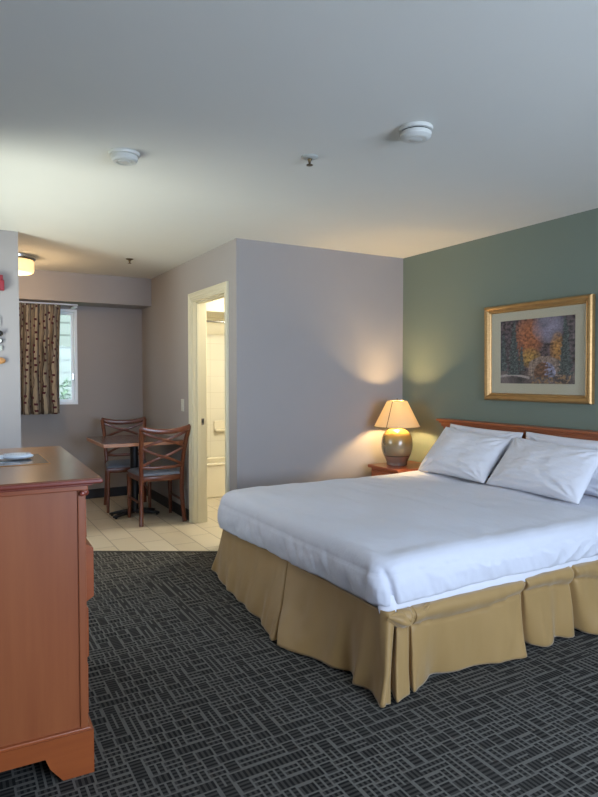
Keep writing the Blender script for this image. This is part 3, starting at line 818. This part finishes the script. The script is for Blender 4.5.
# close the middle with a strip of quads and a small fan at each end
r0 = rings[0]
n0 = NYC + NCC; f0_ = 2 * NYC + 3 * NCC + NXC; nr = len(r0)
near_ = [r0[n0 + j] for j in range(NXC + 1)]; far_ = [r0[(f0_ + NXC - j) % nr] for j in range(NXC + 1)]
for j in range(NXC): bm.faces.new((near_[j], near_[j + 1], far_[j + 1], far_[j]))
for loop in ([r0[(f0_ + NXC + j) % nr] for j in range(NYC + 2 * NCC + 1)], [r0[n0 + NXC + j] for j in range(NYC + 2 * NCC + 1)]):
    c_ = Vector((0, 0, 0))
    for v in loop: c_ += v.co
    cv_ = bm.verts.new(c_ / len(loop))
    for v1, v2 in zip(loop, loop[1:]): bm.faces.new((v1, v2, cv_))
    bm.faces.new((loop[-1], loop[0], cv_))
o = link('comforter', bm, M['duvet'], smooth=True)
tag(o, 'white comforter tucked over the bed', 'comforter')
# the sheet that hangs a little lower on the near side
prof2 = [(.03, .44), (.012, .43), (.006, .40), (.006, .36), (.012, .335), (.03, .33)]
def sdisp(co, n, k, i, ins, z):
    x, y = co.x, co.y; near = max(0.0, -n.y)
    s = x if near > .5 else y
    dd = .005 * fr((s * 2, z * 2, 4), 3.0)
    t = max(0, (.43 - z) / .1)
    if near > .5: low = .020 * math.exp(-((x - 1.95) / .35) ** 2) - .03 * max(0, min(1, (x - 2.45) / .3))
    else: low = -.05
    if n.x < .5: co = co + n * dd
    co.z -= low * min(1, t)
    return co
bm, rings = shell(prof2, 120, 60, 10, .08, sdisp)
o = link('bed_sheet', bm, M['pillow'], smooth=True); tag(o, 'white sheet edge showing below the comforter on the near side of the bed', 'sheet')

# ---- pleated bed skirt: hem outline laid on the floor, top line along the mattress
hem = [  # hem x, y, z | top x, y
    (2.60, 4.02, .02, 2.60, 3.85), (2.1, 4.03, .02, 2.1, 3.85), (1.80, 4.00, .015, 1.80, 3.85), (1.66, 4.00, .02, 1.66, 3.84), (1.585, 3.99, .03, 1.60, 3.81), (1.560, 3.90, .022, 1.585, 3.76),
    (1.545, 3.74, .012, 1.583, 3.64), (1.530, 3.60, .01, 1.582, 3.52), (1.510, 3.42, .012, 1.582, 3.38), (1.493, 3.20, .012, 1.582, 3.2), (1.470, 2.99, .010, 1.582, 3.04), (1.440, 2.86, .010, 1.582, 2.96), (1.430, 2.790, .010, 1.583, 2.915),
    (1.445, 2.755, .014, 1.590, 2.900), (1.520, 2.78, .020, 1.600, 2.905), (1.535, 2.74, .020, 1.600, 2.890), (1.440, 2.715, .012, 1.583, 2.885),
    (1.425, 2.69, .010, 1.582, 2.86), (1.470, 2.56, .010, 1.582, 2.72), (1.515, 2.44, .012, 1.582, 2.56), (1.555, 2.33, .014, 1.582, 2.42), (1.580, 2.285, .014, 1.582, 2.33), (1.570, 2.24, .010, 1.582, 2.25),
    (1.545, 2.19, .008, 1.582, 2.18), (1.565, 2.12, .008, 1.582, 2.11), (1.540, 2.03, .008, 1.585, 2.065), (1.530, 1.985, .006, 1.600, 2.035),
    (1.560, 1.985, .010, 1.625, 2.035), (1.600, 2.06, .02, 1.655, 2.06), (1.625, 2.05, .02, 1.66, 2.055), (1.600, 1.985, .010, 1.645, 2.04),
    (1.650, 1.990, .008, 1.675, 2.035), (1.690, 2.000, .008, 1.70, 2.035), (1.700, 2.050, .016, 1.715, 2.05), (1.725, 2.045, .016, 1.73, 2.05), (1.720, 2.010, .008, 1.735, 2.045),
    (1.80, 2.050, .010, 1.80, 2.045), (1.87, 2.068, .012, 1.87, 2.045), (1.96, 2.066, .010, 1.97, 2.045), (2.10, 2.045, .010, 2.10, 2.045), (2.22, 2.025, .012, 2.22, 2.045), (2.32, 1.995, .010, 2.32, 2.045), (2.40, 1.99, .012, 2.395, 2.045), (2.43, 2.03, .016, 2.42, 2.05),
    (2.46, 2.09, .03, 2.435, 2.06), (2.50, 2.11, .03, 2.45, 2.06), (2.52, 2.06, .02, 2.45, 2.045), (2.58, 2.025, .010, 2.52, 2.045), (2.64, 2.035, .012, 2.60, 2.045), (2.70, 2.065, .02, 2.68, 2.045), (2.77, 2.035, .010, 2.74, 2.045), (2.82, 2.045, .012, 2.775, 2.045),
    (2.835, 2.09, .03, 2.785, 2.055), (2.87, 2.10, .03, 2.80, 2.06), (2.90, 2.03, .012, 2.81, 2.045), (2.95, 1.985, .008, 2.86, 2.045), (3.03, 1.975, .008, 2.95, 2.045), (3.10, 2.00, .012, 3.03, 2.045), (3.16, 2.06, .02, 3.12, 2.045), (3.24, 2.00, .01, 3.22, 2.045),
    (3.33, 2.05, .015, 3.33, 2.045), (3.42, 2.00, .01, 3.42, 2.045), (3.52, 2.04, .01, 3.5, 2.045)]
hc = catmull(hem, 6); NV = 30
bm = bmesh.new(); g = []
for (hx, hy, hz, tx, ty) in hc:
    row = []
    near = max(0, min(1, (tx - 1.62) / .1)) * (1 if ty < 3 else 0)
    for j in range(NV + 1):
        v = j / NV
        topz = .372 + (.012 * near * max(0, min(1, (tx - 2.4) / .3)))
        w_ = v ** 1.15
        x = tx + (hx - tx) * w_; y = ty + (hy - ty) * w_; z = topz + (hz - topz) * v
        # rumpled roll pulled up along the near side, thicker toward the corner
        if near > 0:
            amp = (.028 + .014 * math.exp(-((tx - 1.72) / .09) ** 2) + .009 * fr((tx * 2.0, 0, 1), 3.0)) * near
            edge_v = .20 + .05 * math.sin(tx * 4.0) + .03 * fr((tx, 5, 1), 4.0) + .10 * max(0, min(1, (tx - 2.5) / .25)) 
            if tx > 2.8: edge_v = .24 + .05 * math.sin(tx * 15)
            if v < edge_v: y -= amp * math.sin(PI * (v / edge_v) ** .8)
            else: y += .008 * math.exp(-((v - edge_v) / .03) ** 2) * near
        sw = .006 * v * math.sin((x if ty < 3 and tx > 1.63 else y) * 31 + 2 * fr((x, y, 3), 1.5))
        nn = sw + (.004 + .016 * v) * fr((x * 1.2, y * 1.2, z * .5), 4.5) + .004 * fr((x * 4, y * 4, z), 3.0) * v
        if ty < 3 and tx > 1.63: y += nn
        else: x += nn
        row.append(bm.verts.new((x, y, z)))
    g.append(row)
for i in range(len(g) - 1):
    for j in range(NV): bm.faces.new((g[i][j], g[i + 1][j], g[i + 1][j + 1], g[i][j + 1]))
sk = bedpart('bed_skirt', bm, M['skirt'], smooth=True)
md = sk.modifiers.new('t', 'SOLIDIFY'); md.thickness = .003; md.offset = 0
# turned-up knot of skirt cloth at the near foot corner
bm = bmesh.new(); N = 20; gg = []
for i in range(N + 1):
    u = i / N; r_ = []
    for j in range(15):
        a_ = -PI * .55 + PI * 1.1 * j / 14
        rad = (.026 + .012 * math.sin(u * 7)) * (1 - .8 * abs(2 * u - 1) ** 2.5)
        cx_ = 1.590 + .23 * u; cz_ = .352 - .035 * math.sin(PI * u * 1.0) + .015 * u
        r_.append(bm.verts.new((cx_ + .008 * math.sin(5 * u + a_), 2.028 - rad * math.cos(a_) * (.9 + .25 * math.sin(a_ * 3 + u * 9)), cz_ + rad * math.sin(a_) + .003 * math.sin(a_ * 5))))
    gg.append(r_)
for i in range(N):
    for j in range(14): bm.faces.new((gg[i][j], gg[i + 1][j], gg[i + 1][j + 1], gg[i][j + 1]))
kn = bedpart('skirt_fold', bm, M['skirt'], smooth=True)

# ---- pillows: four corners, a thickness, soft seams and creases
def pillow(name, label, BL, BR, TR, TL, th, seed, group):
    BL, BR, TR, TL = map(Vector, (BL, BR, TR, TL))
    c = (BL + BR + TR + TL) / 4
    n = ((BR - BL).cross(TL - BL)).normalized()
    if n.x > 0: n = -n
    bm = bmesh.new(); N = 64; layers = []
    for sgn in (1, -1):
        g = []
        for i in range(N + 1):
            r_ = []
            for j in range(N + 1):
                u, v = i / N * 2 - 1, j / N * 2 - 1
                # sides bow inward between the pointed corners
                uu = u * (1 - .035 * (1 - v * v)); vv = v * (1 - .05 * (1 - u * u))
                a, b = (uu + 1) / 2, (vv + 1) / 2
                p = (BL * (1 - a) + BR * a) * (1 - b) + (TL * (1 - a) + TR * a) * b
                k = max(0, (1 - abs(u) ** 2.6) * (1 - abs(v) ** 2.6)) ** .55
                t = th * k * (1.0 - .16 * v)
                ed = min(1 - abs(u), 1 - abs(v))
                wr = .010 * fr((u * 1.4 + seed, v * 1.4, sgn), 1.3, 4) + .005 * fr((u * 2 + v * 1.2 + seed, v * 5, sgn), 1.5, 3)
                # creases radiating from the corners
                for (cu, cv) in ((-1, -1), (1, -1), (1, 1), (-1, 1)):
                    d = math.hypot(u - cu, v - cv); an = math.atan2(v - cv, u - cu)
                    wr += .006 * math.sin(an * 14 + seed) * math.exp(-((d - .35) / .28) ** 2)
                wr += -.009 * math.exp(-((v + .55 + .25 * math.sin(u * 1.5 + seed)) / .07) ** 2) * (.5 + .5 * math.sin(u * 2 + seed))
                t2 = t + wr * min(1, ed * 6)
                p = p + n * sgn * max(0, t2) + Vector((0, 0, 0))
                r_.append(bm.verts.new(p - c))
            g.append(r_)
        for i in range(N):
            for j in range(N): bm.faces.new((g[i][j], g[i + 1][j], g[i + 1][j + 1], g[i][j + 1]))
    bmesh.ops.remove_doubles(bm, verts=bm.verts[:], dist=.0006)
    o = link(name, bm, M['pillow'], smooth=True, loc=c)
    return tag(o, label, 'pillow', group)
G = 'white pillows propped on the headboard'
pillow('pillow', 'white pillow at the back on the lamp side, mostly hidden, against the headboard', (3.44, 3.70, .63), (3.44, 3.00, .63), (3.505, 2.955, .972), (3.505, 3.68, .989), .055, 3.1, G)
pillow('pillow', 'white pillow at the back on the side away from the lamp, mostly hidden', (3.44, 2.93, .63), (3.42, 2.20, .63), (3.505, 2.19, .968), (3.505, 2.935, .982), .055, 5.7, G)
pillow('pillow', 'white front pillow leaning on the lamp side of the bed', (3.235, 3.76, .620), (3.20, 3.03, .626), (3.39, 2.95, .935), (3.40, 3.62, .972), .082, 1.3, G)
pillow('pillow', 'white front pillow leaning on the side away from the lamp', (3.215, 3.03, .622), (3.165, 2.27, .622), (3.375, 2.235, .93), (3.39, 2.925, .95), .082, 8.2, G)

# ------------------------------------------------------------------ nightstand and lamp
NS = thing('nightstand', 'low reddish wood nightstand in the corner between bed and grey wall', 'nightstand', (3.375, 4.075, 0))
NS.scale = (1, 1, 1.03)
link('cabinet', bx(-.205, .225, -.165, .21, .06, .565, bev=.003), M['nightwood'], NS)
link('top', bx(-.232, .236, -.188, .228, .565, .590, bev=.006, seg=3), M['nightwood'], NS)
link('plinth', bx(-.19, .225, -.155, .20, 0, .06), M['nightwood'], NS)
for z0, z1 in ((.38, .545), (.2, .365), (.08, .185)):
    dr = link('drawer', bx(-.222, -.2, -.148, .19, z0, z1, bev=.005), M['nightwood'], NS)
    link('knob', lathe(bmesh.new(), [(.012, -.02), (.013, -.014), (.005, -.008), (.005, 0)], 18, axis='x', cx=-.222, cy=.01, cz=(z0 + z1) / 2), M['brass'], dr, smooth=True)
LP = thing('table_lamp', 'lit table lamp with round glazed base and cream shade on the nightstand', 'lamp', (3.34, 4.15, .609))
LP.scale = (.86, .86, .93)
body = catmull([(.098, .0), (.102, .006), (.104, .03), (.125, .075), (.145, .12), (.156, .17), (.154, .225), (.138, .275), (.105, .313), (.06, .334), (.028, .340)], 5)
link('lamp_base', lathe(bmesh.new(), [(.02, 0)] + body, 56), M['lampbody'], LP, smooth=True)
link('neck', lathe(bmesh.new(), [(.024, .338), (.02, .346), (.012, .35), (.012, .40), (.018, .404), (.018, .462)], 24), M['brass'], LP, smooth=True)
bm = bmesh.new(); bmesh.ops.create_uvsphere(bm, u_segments=20, v_segments=14, radius=.028)
bl = link('bulb', bm, M['bulb'], LP, smooth=True, loc=(0, 0, .485))
bm = bmesh.new()
lathe(bm, [(.228, .352), (.226, .356), (.1, .588), (.096, .592)], 64, cap=False)
sh = link('lamp_shade', bm, M['shade'], LP, smooth=True)
md = sh.modifiers.new('t', 'SOLIDIFY'); md.thickness = .002
bm = bmesh.new()
lathe(bm, [(.2305, .350), (.2305, .357), (.2265, .357), (.2265, .350), (.2305, .350)], 64, cap=False)
link('shade_rim', bm, M['seam'], sh, smooth=False)
bm = lathe(bmesh.new(), [(.1, .586), (.1, .592), (.096, .592), (.096, .586), (.1, .586)], 64, cap=False)
link('shade_rim', bm, M['seam'], sh, smooth=False)
a_ = math.radians(205)
bm = sweep(bmesh.new(), [(.2305 * math.cos(a_), .2305 * math.sin(a_), .353), (.1005 * math.cos(a_), .1005 * math.sin(a_), .590)], (.004, .0012), up=Vector((math.cos(a_), math.sin(a_), .4)), n=4)
link('shade_seam', bm, M['seam'], sh)
bm = bmesh.new()
for k_ in range(3): sweep(bm, [(0, 0, .586), (.098 * math.cos(k_ * 2.094), .098 * math.sin(k_ * 2.094), .586)], (.0015, .0015), up=Vector((0, 0, 1)), n=3)
sweep(bm, [(.018, 0, .42), (.04, 0, .46), (.035, 0, .54), (0, 0, .59)], (.0015, .0015), up=Vector((0, 1, 0)), n=3)
sweep(bm, [(-.018, 0, .42), (-.04, 0, .46), (-.035, 0, .54), (0, 0, .59)], (.0015, .0015), up=Vector((0, 1, 0)), n=3)
link('harp', bm, M['brass'], LP)
link('finial', lathe(bmesh.new(), [(.003, .588), (.007, .596), (.003, .606), (.006, .611), (.001, .617)], 14), M['brass'], LP, smooth=True)

# ------------------------------------------------------------------ framed picture
PY0, PY1, PZ0, PZ1 = 2.492, 3.400, 1.187, 1.893
PIC = thing('framed_picture', 'autumn forest and stone bridge print in a gold frame over the bed', 'picture', (XR - .004, (PY0 + PY1) / 2, (PZ0 + PZ1) / 2))
PIC.rotation_euler = (0, math.radians(-.8), 0)
hw, hh = (PY1 - PY0) / 2, (PZ1 - PZ0) / 2
bm = bmesh.new()
sec = [(0, .0), (0, .030), (.007, .041), (.018, .045), (.033, .036), (.041, .026), (.047, .027), (.055, .016), (.055, .0)]   # inset, depth
loops = []
for ins, dep in sec: loops.append([bm.verts.new((-dep, sy * (hw - ins), sz * (hh - ins))) for sy, sz in ((-1, -1), (1, -1), (1, 1), (-1, 1))])
for a, b in zip(loops, loops[1:]):
    for i in range(4): bm.faces.new((a[i], a[(i + 1) % 4], b[(i + 1) % 4], b[i]))
link('frame', bm, M['gold'], PIC)
mo = .050
bm = bmesh.new(); iw, ih = .318, .232; ic = .005
q = [(-hw + mo, -hh + mo), (hw - mo, -hh + mo), (hw - mo, hh - mo), (-hw + mo, hh - mo)]
i4 = [(-iw, -ih + ic), (iw, -ih + ic), (iw, ih + ic), (-iw, ih + ic)]
A = [bm.verts.new((-.010, a, b)) for a, b in q]; B = [bm.verts.new((-.010, a, b)) for a, b in i4]; Cc = [bm.verts.new((-.0075, a * .993, b * .993 if b < 0 else b * .993)) for a, b in i4]
for i in range(4):
    bm.faces.new((A[i], A[(i + 1) % 4], B[(i + 1) % 4], B[i])); bm.faces.new((B[i], B[(i + 1) % 4], Cc[(i + 1) % 4], Cc[i]))
link('mat_board', bm, M['mat'], PIC)
def scenery(u, v):
    """colour of an autumn river valley at (u right, v up) in 0..1"""
    V = Vector
    n1 = noise.fractal(V((u * 5, v * 5, 0)), 1, 2, 5); n2 = noise.fractal(V((u * 26, v * 26, 4)), 1, 2, 3); n3 = noise.noise(V((u * 60, v * 60, 9)))
    c = V((.055, .038, .04)) * (1 + 1.5 * max(-.5, n2))                                                     # shaded woods
    m = max(0, 1 - math.hypot((u - .40) / .22, (v - .72) / .34)) ** .6 if math.hypot((u - .40) / .22, (v - .72) / .34) < 1 else 0
    c = c.lerp(V((.22, .075, .03)) * (1 + .9 * n2), min(1, m * 1.5))              # rust-red crown
    d = math.hypot((u - .66) / .22, (v - .86) / .26)
    if d < 1: c = c.lerp(V((.19, .18, .24)) * (1 + .5 * n1), (1 - d) ** .6 * .95)  # misty sky gap
    d = math.hypot((u - .78) / .10, (v - .52) / .26)
    if d < 1: c = c.lerp(V((.28, .13, .03)) * (1 + n2), (1 - d) ** .5)
    d = math.hypot((u - .42) / .16, (v - .40) / .16)
    if d < 1: c = c.lerp(V((.26, .15, .035)) * (1 + n2), (1 - d) ** .5)
    if v < .2:                                                                    # stream and banks
        c = V((.06, .045, .04)) * (1.3 + n1 * 1.5 + .5 * n3)
        if abs(v - (.11 + .03 * math.sin(u * 9))) < .018 and u < .42: c = V((.26, .22, .20))
        if .45 < u < .95 and n2 > .12: c = V((.20, .12, .06))
    # stone arch bridge
    bx_, by_ = (u - .62) / .17, (v - .17) / .20
    r = math.hypot(bx_, by_ * 1.0)
    if v > .12 and v < .42 - .7 * (u - .62) ** 2 * 3 and abs(u - .63) < .22 and r > .82: c = V((.15, .11, .09)) * (1.1 + .8 * n2 + .4 * n3)
    if r < .82 and v > .1: c = V((.16, .16, .22)) * (1 + n1 + n2) if u + .1 * n2 > .66 else V((.11, .055, .03)) * (1 + n2)
    for (tx, tw_, base, topv) in ((.20, .095, .14, 1.0), (.88, .095, .14, .99), (.05, .06, .2, .85), (.31, .045, .2, .6)):  # dark conifers
        if base < v < topv:
            f = (topv - v) / (topv - base); w_ = tw_ * (.10 + .95 * f) * (.55 + .6 * ((v * 11 + n1) % 1.0)) + .018 * n2
            if abs(u - tx + .01 * n1) < w_: c = V((.020, .024, .022)) * (1.2 + 2.2 * max(0, n2) + 2.6 * (noise.noise(V((u * 40, v * 110, 3))) > .18))
    k = 1.75 * (1 + .45 * n3)
    return (max(0, c.x * k), max(0, c.y * k), max(0, c.z * k), 1)
bm = bmesh.new(); cl = bm.loops.layers.float_color.new('Col'); nx, ny = 190, 140; g = []
cache = {}
for i in range(nx + 1): g.append([bm.verts.new((-.0074, iw - 2 * iw * i / nx, -ih + ic + 2 * ih * j / ny)) for j in range(ny + 1)])
for i in range(nx + 1):
    for j in range(ny + 1): cache[i, j] = scenery(i / nx, j / ny)
for i in range(nx):
    for j in range(ny):
        f = bm.faces.new((g[i][j], g[i + 1][j], g[i + 1][j + 1], g[i][j + 1]))
        for lp, key in zip(f.loops, ((i, j), (i + 1, j), (i + 1, j + 1), (i, j + 1))): lp[cl] = cache[key]
link('print', bm, M['paint'], PIC)
link('glazing', bx(-.0118, -.0112, -hw + mo, hw - mo, -hh + mo, hh - mo), glass_mat('picture_glass', '#f6f6f6', .03), PIC)

# ------------------------------------------------------------------ bathroom fittings
T = thing('bathtub', 'cream bathtub seen through the bathroom doorway', 'bathtub', (2.86, 6.78, 0))
bm = bmesh.new()
box(bm, -.74, .755, -.33, -.27, 0, .375, bev=.012, seg=3); box(bm, -.74, .755, .24, .30, 0, .375, bev=.012)
box(bm, -.74, -.62, -.28, .25, 0, .375, bev=.012); box(bm, .66, .755, -.28, .25, 0, .375, bev=.012); box(bm, -.64, .68, -.28, .25, 0, .06)
link('tub_shell', bm, M['tub'], T)
link('tub_rim', bx(-.742, .755, -.345, -.26, .362, .388, bev=.012, seg=3), M['tub'], T)
o = thing('soap_dish', 'cream ceramic soap dish on the shower wall tiles', 'soap dish', (2.925, YK, .745))
link('back_plate', bx(-.085, .085, -.02, 0, -.05, .075, bev=.01, seg=3), M['tub'], o)
link('tray', bx(-.085, .085, -.075, -.015, -.055, -.02, bev=.012, seg=3), M['tub'], o)
o = thing('shower_rod', 'thin metal shower rod above the bathtub', 'shower rod', (2.86, 6.5, 1.985))
link('rod', lathe(bmesh.new(), [(.012, -.75), (.012, .75)], 16, axis='x'), M['chrome'], o, smooth=True)
link('flange', lathe(bmesh.new(), [(.03, .745), (.03, .757)], 20, axis='x'), M['chrome'], o)
o = thing('vanity_light', 'warm lit globe light high on the bathroom wall', 'wall light', (3.3, YF + .1, 2.05))
link('back_plate', bx(-.3, .3, 0, .03, -.05, .05, bev=.005), M['chrome'], o)
for x in (-.2, 0, .2):
    bm = bmesh.new(); bmesh.ops.create_uvsphere(bm, u_segments=24, v_segments=16, radius=.055)
    link('globe', bm, M['bathglobe'], o, smooth=True, loc=(x, .085, 0))

# ------------------------------------------------------------------ lights
def area(name, loc, direction, sx, sy, power, color, spread=None, parent=None):
    l = bpy.data.lights.new(name, 'AREA'); l.shape = 'RECTANGLE'; l.size = sx; l.size_y = sy; l.energy = power; l.color = color
    if spread: l.spread = math.radians(spread)
    o = bpy.data.objects.new(name, l); col.objects.link(o); o.location = loc
    o.rotation_euler = Vector(direction).to_track_quat('-Z', 'Y').to_euler()
    return o
def point(name, loc, power, color, r=.03):
    l = bpy.data.lights.new(name, 'POINT'); l.energy = power; l.color = color; l.shadow_soft_size = r
    o = bpy.data.objects.new(name, l); col.objects.link(o); o.location = loc
    return o
area('daylight_window', (2.0, YB - .16, 1.38), (0, 1, -.05), 2.1, 1.5, 148, (.60, .74, 1.0))
area('daylight_side_window', (-1.1, 3.6, .02), (.75, 0, .66), 1.0, 3.8, 235, (.95, 1.0, .90))
point('lamp_light', (3.34, 4.15, .609 + .455), 70.0, (1.0, .67, .31), .035)
point('bath_light', (2.95, 5.2, 2.2), 85, (1.0, .95, .80), .12)
point('drum_light', (.545, 6.05, 2.18), 14.0, (1.0, .68, .38), .12)

wd = bpy.data.worlds.new('sky'); scene.world = wd; wd.use_nodes = True
bg = wd.node_tree.nodes['Background']; bg.inputs[0].default_value = (.74, .87, 1.0, 1); bg.inputs[1].default_value = 4.5

# ------------------------------------------------------------------ camera
cam = bpy.data.cameras.new('camera'); co = bpy.data.objects.new('camera', cam); col.objects.link(co)
cam.sensor_fit = 'VERTICAL'; cam.sensor_height = 36; cam.lens = 614.39 * 36 / 797
cam.clip_start = .02
co.location = (0, 0, 1.364)
p, y = math.radians(2.029), math.radians(29.744)
F = Vector((math.sin(y) * math.cos(p), math.cos(y) * math.cos(p), -math.sin(p)))
co.rotation_euler = F.to_track_quat('-Z', 'Y').to_euler()
scene.camera = co
vs = scene.view_settings; vs.view_transform = 'Standard'; vs.look = 'None'; vs.gamma = 1; vs.exposure = 0.0; vs.use_curve_mapping = False
scene.cycles.use_denoising = True
scene.cycles.max_bounces = 10; scene.cycles.diffuse_bounces = 6
scene.cycles.sample_clamp_indirect = 6
